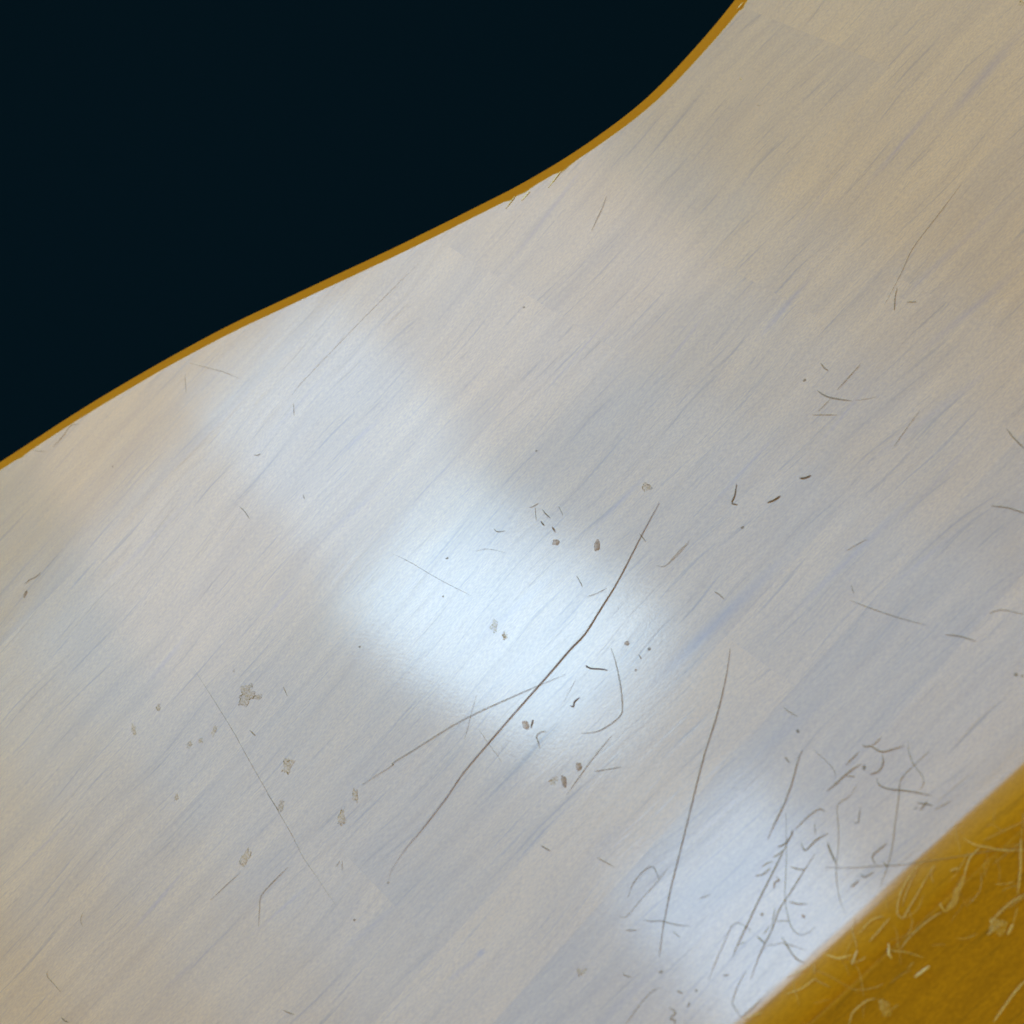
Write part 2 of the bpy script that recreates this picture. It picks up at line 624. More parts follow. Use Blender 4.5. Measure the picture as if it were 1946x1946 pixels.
# raised splinters at the nicked arris
for (px, s_), (dx, dy) in zip(NICKS[:4], ((-22, 30), (-16, 22), (-14, 16), (-8, 8))):
    b0 = P(px[0] + dx * .9, px[1] + dy * .9) + Vector((0, 0, .03 * MM))
    b1 = P(px[0] + 4, px[1] - 4) + Vector((0, 0, -.05 * MM))
    ax = (b1 - b0)
    sd = Vector((-ax.y, ax.x, 0)).normalized() * (.07 * MM)
    bm = bmesh.new()
    pts = []
    for t_, w_, h_ in ((0, .1, .0), (.35, .9, .05), (.75, .8, .12), (1.0, .25, .16)):
        c = b0 + ax * t_
        for q in (sd * w_, -sd * w_ * .8):
            pts.append(bm.verts.new(c + q + Vector((0, 0, h_ * MM))))
            pts.append(bm.verts.new(c + q + Vector((0, 0, (h_ - .05) * MM))))
    bmesh.ops.convex_hull(bm, input=pts)
    mesh_obj('splinter', bm, M['splinter'], board)

# ------------------------------------------------------------------ the rail below the rolled edge
CREV = NEAR_A + NO * (3.80 * MM) + Vector((0, 0, -1.12 * MM))
SL = math.radians(38)
RD = (NO * math.cos(SL) + Vector((0, 0, -math.sin(SL)))).normalized()
RN = ND.cross(RD).normalized()
if RN.z < 0:
    RN = -RN
tw = Matrix.Rotation(math.radians(0.8), 3, RN)
RA = (tw @ ND).normalized()
RD = (tw @ RD).normalized()
bm = bmesh.new()
L0, L1, WID, TH = -0.075, 0.120, 0.060, 0.008
cs = [(0.00025, 0), (WID, 0), (WID, -TH), (0.004, -TH), (0.0, -.0022), (0.0, -.00022), (0.00008, -.00007)]
NS = 40
rr = []
for i in range(NS + 1):
    t = L0 + (L1 - L0) * i / NS
    rr.append([bm.verts.new(CREV + RA * t + RD * a + RN * b) for a, b in cs])
for a, b in zip(rr, rr[1:]):
    for i in range(len(cs)):
        j = (i + 1) % len(cs)
        bm.faces.new((a[i], a[j], b[j], b[i]))
bm.faces.new(rr[0])
bm.faces.new(rr[-1][::-1])
bmesh.ops.recalc_face_normals(bm, faces=bm.faces)
TREES.append(BVHTree.FromBMesh(bm))
rail = mesh_obj('wooden_rail', bm, M_RAIL)
tag(rail, 'dusty amber wooden rail sloping down beside the rolled edge, lower right corner', 'rail')


def hit(px, py):
    r = ray(px, py)
    best = None
    for t in TREES:
        h = t.ray_cast(CAM, r)
        if h[0] is not None and (best is None or h[3] < best[2]):
            n = h[1] if h[1].dot(r) < 0 else -h[1]
            best = (h[0], n, h[3])
    if best is None:
        return P(px, py), Vector((0, 0, 1))
    return best[0], best[1]


PXM = SPAN / NPX


def fibre(name, pts, w, mat, label, cat='hair', group=None, lift=0.0, head=0.0, tail=1.0):
    """hair or lint lying on the wood: tapered tube, points in photograph pixels, w = thickness in pixels"""
    dense = catmull([Vector((x, y, 0)) for x, y in pts], 6)
    r0 = w * PXM * (.29 if mat in ('pale', 'palefaint', 'white') else .28)
    cen = []
    n = len(dense)
    for i, p in enumerate(dense):
        h, nn = hit(p.x, p.y)
        t = i / (n - 1)
        cen.append((h + nn * (r0 * (1.0 + lift * math.sin(math.pi * t)) + 0.004 * MM), nn))
    # smooth out the jump where a hair bridges the groove
    for _ in range(2):
        cen = [cen[0]] + [((cen[i - 1][0] + cen[i][0] * 2 + cen[i + 1][0]) / 4, cen[i][1]) for i in range(1, n - 1)] + [cen[-1]]
    bm = bmesh.new()
    prev = None
    SD = 6
    for i, (c, nn) in enumerate(cen):
        t = i / (n - 1)
        tan = (cen[min(i + 1, n - 1)][0] - cen[max(i - 1, 0)][0]).normalized()
        sdv = tan.cross(nn).normalized()
        upv = sdv.cross(tan).normalized()
        tp = min(1.0, .35 + 3.0 * min(t, 1 - t)) * (0.92 + .16 * noise.noise(c * 900))
        if head and t < .22:
            tp = max(tp, head * (1 - t / .22) + tp * (t / .22))
        r = r0 * tp * (1 - (1 - tail) * max(0.0, (t - .35) / .65))
        ring = [bm.verts.new(c + (sdv * math.cos(q) + upv * math.sin(q)) * r) for q in [2 * math.pi * j / SD for j in range(SD)]]
        if prev:
            for j in range(SD):
                bm.faces.new((prev[j], prev[(j + 1) % SD], ring[(j + 1) % SD], ring[j])).smooth = True
        else:
            bm.faces.new(ring[::-1])
        prev = ring
    bm.faces.new(prev)
    bmesh.ops.recalc_face_normals(bm, faces=bm.faces)
    o0 = cen[n // 2][0].copy()
    bmesh.ops.translate(bm, verts=bm.verts, vec=-o0)
    o = mesh_obj(name, bm, M[mat])
    o.location = o0
    return tag(o, label, cat, group)


def blob(name, px, py, w, h, rot, mat, label, cat, thick=.35, group=None, rough=.35):
    """irregular flake, crumb or dried spot resting on the wood; w, h = size in pixels"""
    c, nn = hit(px, py)
    ux = (hit(px + 3, py)[0] - hit(px - 3, py)[0]).normalized()
    uy = nn.cross(ux).normalized()
    bm = bmesh.new()
    bmesh.ops.create_icosphere(bm, subdivisions=3, radius=1.0)
    sd = random.random() * 50
    a = w * PXM * .5
    b = h * PXM * .5 / max(.3, math.cos(THETA))
    cr, sr = math.cos(rot), math.sin(rot)
    for v in bm.verts:
        q = v.co.copy()
        k = 1 + rough * (noise.noise(Vector((q.x * 1.6, q.y * 1.6, sd))) * 1.3 + noise.noise(q * 4 + Vector((sd, 0, 0))) * .7)
        if thick < .1:      # dried film: feathered dome, its underside sunk in the lacquer
            zz = (q.z * q.z * (.8 + .9 * noise.noise(Vector((q.x * 3.5, q.y * 3.5, sd)))) if q.z > 0 else -.25) - .12
        else:
            zz = max(q.z, -.15) * (1 + .5 * noise.noise(q * 3 + Vector((0, sd, 0))))
        xx, yy = q.x * k * a, q.y * k * b
        xx, yy = xx * cr - yy * sr, xx * sr + yy * cr
        v.co = ux * xx + uy * yy + nn * (zz * thick * min(a, b) + .12 * thick * min(a, b))
    for f in bm.faces:
        f.smooth = thick < .2
    o = mesh_obj(name, bm, M[mat])
    o.location = c
    return tag(o, label, cat, group)


def Z(ox, oy, s):
    return lambda *p: [(ox + p[i] / s, oy + p[i + 1] / s) for i in range(0, len(p), 2)]


A_, B_, C_, D_, E_, F_, G_, H_ = (Z(1246, 1246, 2.76), Z(746, 1246, 3.22), Z(746, 846, 3.22), Z(1246, 746, 2.76), Z(1246, 0, 2.76),
                                  Z(746, 200, 3.22), Z(200, 1200, 3.22), Z(0, 700, 3.864))
I_, J_, K_, L_, M_, N_ = (Z(1546, 1546, 4.83), Z(1546, 1346, 4.83), Z(1200, 1246, 4.83), Z(1150, 1546, 4.83), Z(950, 900, 4.83), Z(800, 1200, 4.83))
Q_, R_, U_, V_ = Z(400, 500, 3.864), Z(1500, 500, 4.332), Z(400, 1500, 4.332), Z(846, 1546, 4.83)
X_ = Z(0, 1546, 4.83)

# ------------------------------------------------------------------ long hairs
fibre('hair', [(1253, 956), (1218, 1020), (1175, 1104), (1140, 1160), (1112, 1205), (1084, 1234), (1044, 1281), (980, 1353), (928, 1413),
               (879, 1471), (848, 1517), (800, 1579), (772, 1612), (746, 1650), (737, 1677)], 4.6, 'dark',
      'longest dark brown hair, bent once, lying diagonally across the bright glare', lift=.3, tail=.18)
fibre('hair', B_(1060, 115, 880, 190, 720, 260, 520, 350, 350, 440, 160, 560, 0, 660) + G_(1760, 820, 1570, 940), 4.6, 'faint',
      'long pale grey hair crossing under the longest dark hair')
fibre('hair', [(1388, 1233)] + A_(370, 110, 320, 320, 250, 540, 180, 820, 120, 1060, 80, 1220, 40, 1420, 20, 1580), 4.8, 'mid',
      'long nearly straight brown hair running steeply down right of the bright glare')
fibre('hair', K_(1570, 870, 1530, 960, 1480, 1150, 1400, 1370, 1320, 1530, 1250, 1690), 5.0, 'mid',
      'medium straight grey-brown hair right of the long steep hair')
fibre('hair', N_(1745, 150, 1790, 290, 1830, 480, 1848, 650, 1840, 760, 1760, 840, 1680, 890, 1600, 925, 1470, 937), 4.0, 'mid',
      'hook-shaped brown hair right of the longest dark hair')
fibre('hair', N_(1750, 960, 1600, 1140, 1480, 1300, 1340, 1500), 3.2, 'mid', 'short straight hair slanting beside two brown crumbs below the hook-shaped hair')
fibre('hair', N_(1590, 1285, 1700, 1270, 1840, 1245), 3.0, 'mid', 'tiny level fibre below the hook-shaped hair', 'fibre')
fibre('hair', G_(540, 225, 620, 350, 690, 460, 800, 640, 870, 770, 970, 945, 1070, 1120, 1140, 1240, 1210, 1380, 1300, 1510, 1410, 1675), 2.4, 'ghost',
      'very thin long hair among the olive spots at lower left')
fibre('hair', C_(0, 665, 105, 715, 300, 830, 490, 925), 2.2, 'ghost', 'thin faint hair at the left inside the brightest glare')
fibre('hair', E_(1600, 970, 1480, 1130, 1350, 1300, 1290, 1430, 1200, 1600), 3.0, 'faint', 'thin brown hair along the grain in the upper right')
fibre('hair', L_(1690, 240, 1600, 420, 1500, 620, 1400, 820, 1300, 1030, 1210, 1220, 1170, 1320), 5.0, 'mid',
      'brown hair at the left side of the hair tangle by the rolled edge')
fibre('hair', L_(1930, 370, 1830, 520, 1700, 730, 1600, 880, 1540, 1050, 1450, 1230, 1390, 1370, 1340, 1520), 4.0, 'mid',
      'long brown hair running through the middle of the hair tangle')
fibre('hair', L_(1660, 0, 1665, 400, 1650, 760, 1680, 950, 1720, 1060, 1790, 1115, 1870, 1090, 1930, 1040), 3.0, 'faint',
      'thin hair falling straight and curling up in the hair tangle')
fibre('hair', J_(1060, 400, 920, 530, 830, 620, 790, 700, 780, 850, 750, 1050, 730, 1230, 690, 1420, 640, 1560, 610, 1650), 4.0, 'faint',
      'long faint hair hanging down at the right of the hair tangle')
fibre('hair', J_(400, 700, 320, 820, 220, 890, 230, 1100, 225, 1300, 210, 1420, 210, 1560, 240, 1750, 290, 1880), 3.2, 'faint',
      'long faint hair with a hooked top ending at the rolled edge')
fibre('hair', J_(110, 1460, 300, 1465, 600, 1450, 780, 1440, 900, 1425, 1100, 1400, 1400, 1350, 1600, 1310, 1800, 1290, 1950, 1290), 3.6, 'faint',
      'level hair crossing the rolled edge onto the rail', lift=.5)
fibre('hair', L_(950, 1530, 1000, 1400, 1080, 1220, 1180, 1010, 1310, 1050, 1335, 1090), 4.0, 'ghost', 'faint bent hair left of the tangle, near the bottom')
fibre('hair', L_(1300, 1440, 1230, 1560, 1170, 1720, 1180, 1770, 1245, 1870), 3.6, 'faint', 'hooked hair at the bottom just above the rolled edge')
fibre('hair', L_(210, 770, 250, 660, 320, 560, 390, 500, 440, 490, 470, 540, 500, 605), 3.2, 'mid', 'arched hair left of the long steep hair near its lower end')
fibre('hair', L_(590, 490, 460, 650, 330, 790, 200, 945, 130, 945), 3.0, 'faint', 'straight hair below the arched hair with a small foot')
fibre('hair', L_(350, 975, 430, 990, 520, 985, 640, 1020, 780, 1035), 3.0, 'mid', 'level fibre crossing the foot of the long steep hair', 'fibre')
fibre('hair', L_(500, 1600, 420, 1640, 330, 1740, 250, 1850, 190, 1935), 3.0, 'faint', 'curving faint hair at the bottom centre of the frame')
fibre('hair', J_(870, 300, 870, 380, 920, 520, 1000, 620, 1010, 700, 970, 750), 3.0, 'faint', 'thin curly hair at the top right of the tangle')
fibre('hair', J_(580, 640, 600, 700, 680, 740, 820, 755, 950, 775, 1090, 805), 4.4, 'mid', 'level bowed hair at the right of the tangle')
fibre('hair', D_(1020, 1090, 1150, 1140, 1300, 1190, 1420, 1220), 3.0, 'faint', 'faint hair slanting downwards right of the violet streak')
fibre('hair', U_(640, 640, 540, 740, 420, 870, 405, 980, 395, 1130), 3.2, 'mid', 'bent hair below the olive spots, kinked in its middle')
fibre('hair', U_(245, 690, 120, 800, 0, 915), 2.4, 'faint', 'thin straight hair under the lowest olive spot')
fibre('hair', N_(530, 900, 600, 1000, 680, 1110, 740, 1200), 2.2, 'ghost', 'thin faint hair passing under the longest dark hair, lower part')
fibre('hair', N_(510, 590, 470, 720, 430, 890, 400, 990), 2.8, 'ghost', 'faint upright hair crossing the long pale hair')
fibre('hair', N_(1430, 420, 1370, 540, 1310, 650), 2.4, 'ghost', 'short faint hair left of the hook-shaped hair')
fibre('hair', Q_(1530, 0, 1320, 210, 1100, 430, 880, 660, 660, 890, 600, 970), 2.4, 'ghost', 'long faint hair along the grain below the curved edge')
fibre('hair', R_(1075, 1215, 960, 1370, 850, 1530), 2.8, 'faint', 'thin straight hair along the grain at the right')

# ------------------------------------------------------------------ short fibres on the pale board
SHORT = [
    (N_(1520, 320, 1560, 340, 1640, 345, 1715, 355), 4.2, 'dark', 'pin-shaped dark fibre left of the hook-shaped hair', 1.7),
    (N_(1370, 680, 1400, 690, 1410, 645, 1460, 605), 4.4, 'dark', 'tiny curled dark fibre between the longest hair and the hook-shaped hair', 0),
    (N_(1030, 810, 1010, 885), 4.6, 'dark', 'short upright fibre touching the brown crumb beside the longest hair', 0),
    (N_(1150, 915, 1100, 925, 1060, 965, 1075, 1010, 1090, 1070), 4.6, 'mid', 'small r-shaped fibre below the brown crumb', 0),
    (M_(1280, 550, 1305, 580, 1340, 625), 4.0, 'mid', 'tiny fibre crossing the top of the longest dark hair', 0),
    (M_(275, 315, 320, 295, 355, 275), 3.6, 'mid', 'topmost tiny fibre in the cluster in the brightest glare', 0),
    (M_(325, 310, 328, 370, 335, 430), 3.0, 'faint', 'upright thin fibre in the cluster in the brightest glare', 0),
    (M_(390, 330, 420, 370, 465, 410), 4.2, 'mid', 'slanting fibre in the cluster in the brightest glare', 0),
    (M_(375, 440, 405, 475), 5.0, 'dark', 'dark dash at the foot of the fibre cluster in the glare', 0),
    (M_(480, 490, 510, 535), 6.0, 'crumb', 'brown dash below the fibre cluster in the glare', 0),
    (M_(540, 300, 580, 385), 3.0, 'faint', 'faint fibre at the right of the cluster in the glare', 0),
    (M_(800, 1135, 900, 1095, 980, 1055), 3.4, 'faint', 'thin fibre reaching the longest hair from the left', 0),
    (M_(705, 940, 740, 1000, 760, 1040), 3.8, 'faint', 'short bent fibre left of the longest hair', 0),
    (M_(1740, 620, 1620, 740, 1520, 850, 1440, 845), 3.2, 'faint', 'v-shaped thin fibre right of the top of the longest hair', 0),
    (M_(1275, 1665, 1300, 1700), 4.4, 'mid', 'tiny dash beside the lower end of the violet streak', 0),
    (C_(510, 650, 590, 635, 690, 660), 2.4, 'ghost', 'faint bowed fibre in the middle of the brightest glare', 0),
    (C_(620, 510, 640, 530, 690, 525), 3.2, 'mid', 'small hooked fibre in the upper part of the brightest glare', 0),
    (D_(425, 480, 415, 540, 400, 580, 430, 588), 4.4, 'dark', 'l-shaped dark fibre on the grey board right of the glare', 0),
    (D_(755, 450, 785, 448, 815, 435), 5.0, 'dark', 'short dark level dash, highest of three dashes right of the glare', 0),
    (D_(585, 578, 620, 565, 655, 542), 5.0, 'dark', 'curved dark dash right of the l-shaped fibre', 0),
    (D_(310, 1045, 335, 1060, 360, 1085), 3.8, 'mid', 'small curved fibre just above the violet streak', 0),
    (D_(175, 785, 120, 850, 60, 905), 2.6, 'faint', 'thin slanting fibre between the longest hair and the violet streak', 0),
    (R_(230, 1050, 290, 1090, 370, 1115, 515, 1135), 4.4, 'mid', 'curved fibre in the small upper right cluster', 0),
    (R_(590, 830, 500, 930, 390, 1050), 3.8, 'faint', 'slanting fibre in the small upper right cluster', 0),
    (R_(340, 1120, 240, 1220), 3.2, 'faint', 'short tail fibre under the small upper right cluster', 0),
    (R_(190, 1250, 390, 1250), 3.4, 'faint', 'level fibre under the small upper right cluster', 0),
    (R_(260, 825, 290, 865, 320, 885), 5.0, 'mid', 'dark tick above the small upper right cluster', 0),
    (R_(540, 1130, 640, 1120, 720, 1100), 2.6, 'ghost', 'faint bowed fibre right of the small upper right cluster', 0),
    (R_(890, 200, 870, 290, 865, 390), 4.0, 'mid', 'short upright brown fibre in the upper right', 0),
    (R_(970, 322, 1050, 318), 5.0, 'faint', 'short level fibre in the upper right', 0),
    (D_(1840, 190, 1880, 240, 1945, 305), 4.0, 'mid', 'dark fibre leaving the right edge of the frame, the upper one', 0),
    (D_(1760, 595, 1850, 605, 1945, 637), 4.0, 'mid', 'bowed fibre at the right edge of the frame, the middle one', 0),
    (D_(1750, 1160, 1820, 1140, 1945, 1168), 3.4, 'faint', 'arched fibre at the right edge of the frame, the lowest one', 0),
    (D_(1520, 1270, 1600, 1280, 1680, 1305), 4.0, 'mid', 'short bowed fibre near the right edge of the frame', 0),
    (D_(1025, 1010, 1040, 1055), 3.2, 'faint', 'tiny tick above the faint slanting hair at right', 0),
    (D_(1000, 830, 1060, 795, 1110, 770), 3.0, 'faint', 'fibre lying on the second violet streak', 0),
    (D_(670, 1650, 700, 1675, 745, 1700), 3.2, 'faint', 'short fibre right of the top of the long steep hair', 0),
    (K_(1410, 930, 1450, 985), 5.0, 'mid', 'dark dash left of the medium straight hair', 0),
    (F_(1310, 560, 1275, 650, 1250, 700, 1220, 770), 4.0, 'faint', 'wavy fibre on the board below the nicked curved edge', 0),
    (G_(885, 605, 920, 640), 4.2, 'mid', 'small dash right of the thin long hair among olive spots', 0),
    (G_(1090, 340, 1115, 395), 3.0, 'faint', 'tiny fibre right of the largest olive spot', 0),
    (U_(1085, 590, 1085, 670), 2.6, 'faint', 'upright half of the small lambda-shaped fibre pair', 0),
    (U_(1065, 590, 1035, 640), 3.0, 'faint', 'slanting half of the small lambda-shaped fibre pair', 0),
    (U_(600, 1820, 690, 1858), 3.6, 'mid', 'short fibre at the bottom of the frame, left of centre', 0),
    (U_(465, 30, 570, 190), 2.2, 'faint', 'thin fibre beside a round olive spot', 0),
    (H_(185, 1585, 215, 1555, 260, 1535, 300, 1500), 3.6, 'mid', 'squiggly fibre by the left edge of the frame', 0),
    (H_(390, 580, 470, 490, 520, 420, 580, 410), 2.8, 'mid', 'thin curved fibre close to the amber edge at far left', 0),
    (H_(240, 600, 280, 608, 330, 610), 2.4, 'faint', 'tiny level fibre under the amber edge at far left', 0),
    (H_(1360, 45, 1362, 110, 1367, 185), 2.6, 'faint', 'upright thin fibre below the amber edge at left', 0),
    (H_(1390, -40, 1560, 5, 1650, 30, 1755, 75), 2.4, 'faint', 'thin slanting fibre below the amber edge at left', 0),
    (Q_(320, 1408, 345, 1412, 370, 1400), 3.2, 'mid', 'small bracket-shaped fibre left of the glare', 0),
    (Q_(610, 1030, 613, 1125), 2.6, 'mid', 'short upright fibre in the upper left glare', 0),
    (H_(1760, 1015, 1800, 1055, 1832, 1105), 3.2, 'mid', 'small bent fibre at the left border of the glare', 0),
    (Q_(680, 1700, 692, 1735), 3.2, 'faint', 'tiny tick in the glare, upper left', 0),
    (V_(880, 295, 965, 345), 3.8, 'mid', 'short fibre on the grey board below the bright glare', 0),
    (V_(1390, 405, 1460, 440, 1550, 490), 3.4, 'faint', 'short fibre on the bluish patch below the glare', 0),
    (X_(440, 1445, 432, 1490, 490, 1560, 560, 1640), 3.2, 'faint', 'wavy faint fibre in the lower left corner', 0),
    (X_(565, 1870, 590, 1900, 630, 1915), 4.0, 'mid', 'tiny hook at the bottom left of the frame', 0),
    (X_(770, 900, 740, 970, 760, 1040), 3.4, 'ghost', 'faint wavy fibre above the lower left corner', 0),
    (L_(190, 1070, 290, 1073), 3.2, 'mid', 'tiny level dash below the arched hair', 0),
    (L_(620, 1080, 690, 1140), 3.0, 'faint', 'tiny slanting fibre right of the foot of the long steep hair', 0),
    (L_(160, 1465, 190, 1490, 240, 1502), 3.4, 'mid', 'tiny bowed fibre near the bottom, left of the steep hair', 0),
    (L_(660, 1630, 690, 1640, 715, 1643), 4.4, 'mid', 'tiny dark dash near the bottom right of centre', 0),
    (L_(1080, 1490, 1135, 1480), 4.4, 'mid', 'tiny level dash above the hooked hair at the bottom', 0),
    (L_(778, 1735, 755, 1780), 4.0, 'mid', 'tiny upright dash near the bottom right of centre', 0),
    (L_(590, 1780, 650, 1830, 595, 1880, 640, 1900, 640, 1940), 5.0, 'mid', 'dark scribbled fibre cut by the bottom of the frame', 0),
    (L_(870, 780, 970, 742), 3.0, 'faint', 'short dash right of the long steep hair', 0),
    (L_(1220, 1205, 1290, 1180), 3.4, 'faint', 'short dash touching the left hair of the tangle', 0),
    (L_(1395, 1125, 1465, 1195), 5.0, 'mid', 'short dark fibre meeting the middle hair of the tangle', 0),
    (L_(1620, 1130, 1680, 1230, 1750, 1330, 1830, 1370), 4.6, 'mid', 'bowed dark fibre running onto the rolled edge', 0),
    (L_(1490, 1210, 1560, 1205, 1640, 1190, 1850, 1260), 3.2, 'faint', 'level wavy fibre above the rolled edge', 0),
    (L_(1580, 310, 1650, 280, 1710, 200, 1720, 150), 5.0, 'mid', 'uppermost of the barbs on the left of the tangle', 0),
    (L_(1540, 400, 1580, 385, 1640, 330), 4.6, 'mid', 'second barb on the left of the tangle', 0),
    (L_(1440, 490, 1490, 455, 1540, 440), 4.0, 'faint', 'third barb on the left of the tangle, faint', 0),
    (L_(1380, 575, 1450, 560, 1520, 500), 5.0, 'mid', 'lowest barb on the left of the tangle', 0),
    (L_(1575, 585, 1600, 615, 1560, 630, 1550, 690), 5.0, 'crumb', 'brown squiggle inside the tangle', 0),
    (L_(1450, 1110, 1520, 1030), 3.4, 'faint', 'short slanting dash low in the tangle', 0),
    (K_(1560, 1720, 1590, 1790, 1650, 1740, 1700, 1690, 1810, 1630), 4.8, 'mid', 'tick-shaped dark fibre in the middle of the tangle', 0),
    (K_(1500, 1600, 1620, 1480, 1720, 1410, 1780, 1430), 4.0, 'mid', 'arched fibre at the upper left of the tangle', 0),
    (K_(1680, 1540, 1690, 1640), 3.0, 'faint', 'short upright fibre under the arched fibre of the tangle', 0),
    (K_(1800, 1710, 1840, 1820, 1880, 1910), 4.4, 'mid', 'dark slanting fibre in the middle of the tangle', 0),
    (L_(1690, 810, 1770, 830, 1860, 830), 4.0, 'mid', 'level fibre low in the tangle', 0),
    (L_(1570, 990, 1640, 985, 1700, 992), 3.4, 'faint', 'level faint fibre low in the tangle', 0),
    (L_(1700, 490, 1790, 515, 1850, 510), 4.0, 'mid', 'short level fibre crossing the middle hair of the tangle', 0),
    (L_(1560, 860, 1545, 960, 1530, 1060), 3.4, 'faint', 'short fibre beside the middle hair of the tangle', 0),
    (J_(540, 345, 580, 310, 625, 265), 4.4, 'mid', 'uppermost twig of the branching fibre in the tangle', 0),
    (J_(450, 335, 480, 355, 530, 350, 620, 400, 720, 380, 840, 345), 4.8, 'mid', 'wavy dark fibre at the top of the tangle', 0),
    (J_(630, 430, 640, 500, 600, 580, 515, 608), 4.8, 'mid', 'c-shaped fibre at the top of the tangle', 0),
    (J_(300, 520, 360, 460, 420, 400), 4.4, 'mid', 'upper of two parallel dashes at the top of the tangle', 0),
    (J_(120, 765, 210, 690, 320, 590, 440, 510), 5.4, 'mid', 'thick slanting fibre at the top left of the tangle', 0),
    (J_(300, 625, 380, 628), 3.8, 'faint', 'tiny level dash beside the thick slanting fibre', 0),
    (J_(0, 380, 100, 470, 190, 570, 205, 670), 2.6, 'ghost', 'thin faint fibre arriving at the thick slanting fibre', 0),
    (J_(950, 870, 1030, 880, 1095, 895), 4.2, 'mid', 'level bar of the small cross by the rolled edge', 0),
    (J_(1050, 850, 1015, 895, 980, 940), 5.0, 'mid', 'slanting bar of the small cross by the rolled edge', 0),
    (J_(920, 930, 960, 910), 3.6, 'faint', 'tiny dash left of the small cross', 0),
    (J_(1110, 930, 1190, 890, 1260, 855), 4.0, 'faint', 'slanting fibre right of the small cross', 0),
    (J_(430, 910, 420, 990, 410, 1050, 370, 1050), 4.2, 'faint', 'j-shaped fibre in the right half of the tangle', 0),
    (J_(680, 1240, 600, 1300, 540, 1360, 570, 1440), 4.8, 'mid', 'tick-shaped fibre above the level hair', 0),
    (J_(560, 1500, 510, 1530, 470, 1550, 430, 1520), 4.8, 'mid', 'dark fibre just below the level hair', 0),
    (J_(420, 1580, 340, 1645), 6.0, 'mid', 'dark dash lowest near the rolled edge', 0),
    (J_(130, 1250, 160, 1330, 205, 1420), 4.2, 'mid', 'dark fibre ending at the start of the level hair', 0),
    (J_(640, 1410, 680, 1460), 4.2, 'mid', 'tiny fibre crossing the level hair', 0),
]
for pts, w, mt, lab, hd in SHORT:
    fibre('fibre', pts, w, mt, lab, 'fibre', 'short fibres lying on the pale board', head=hd)

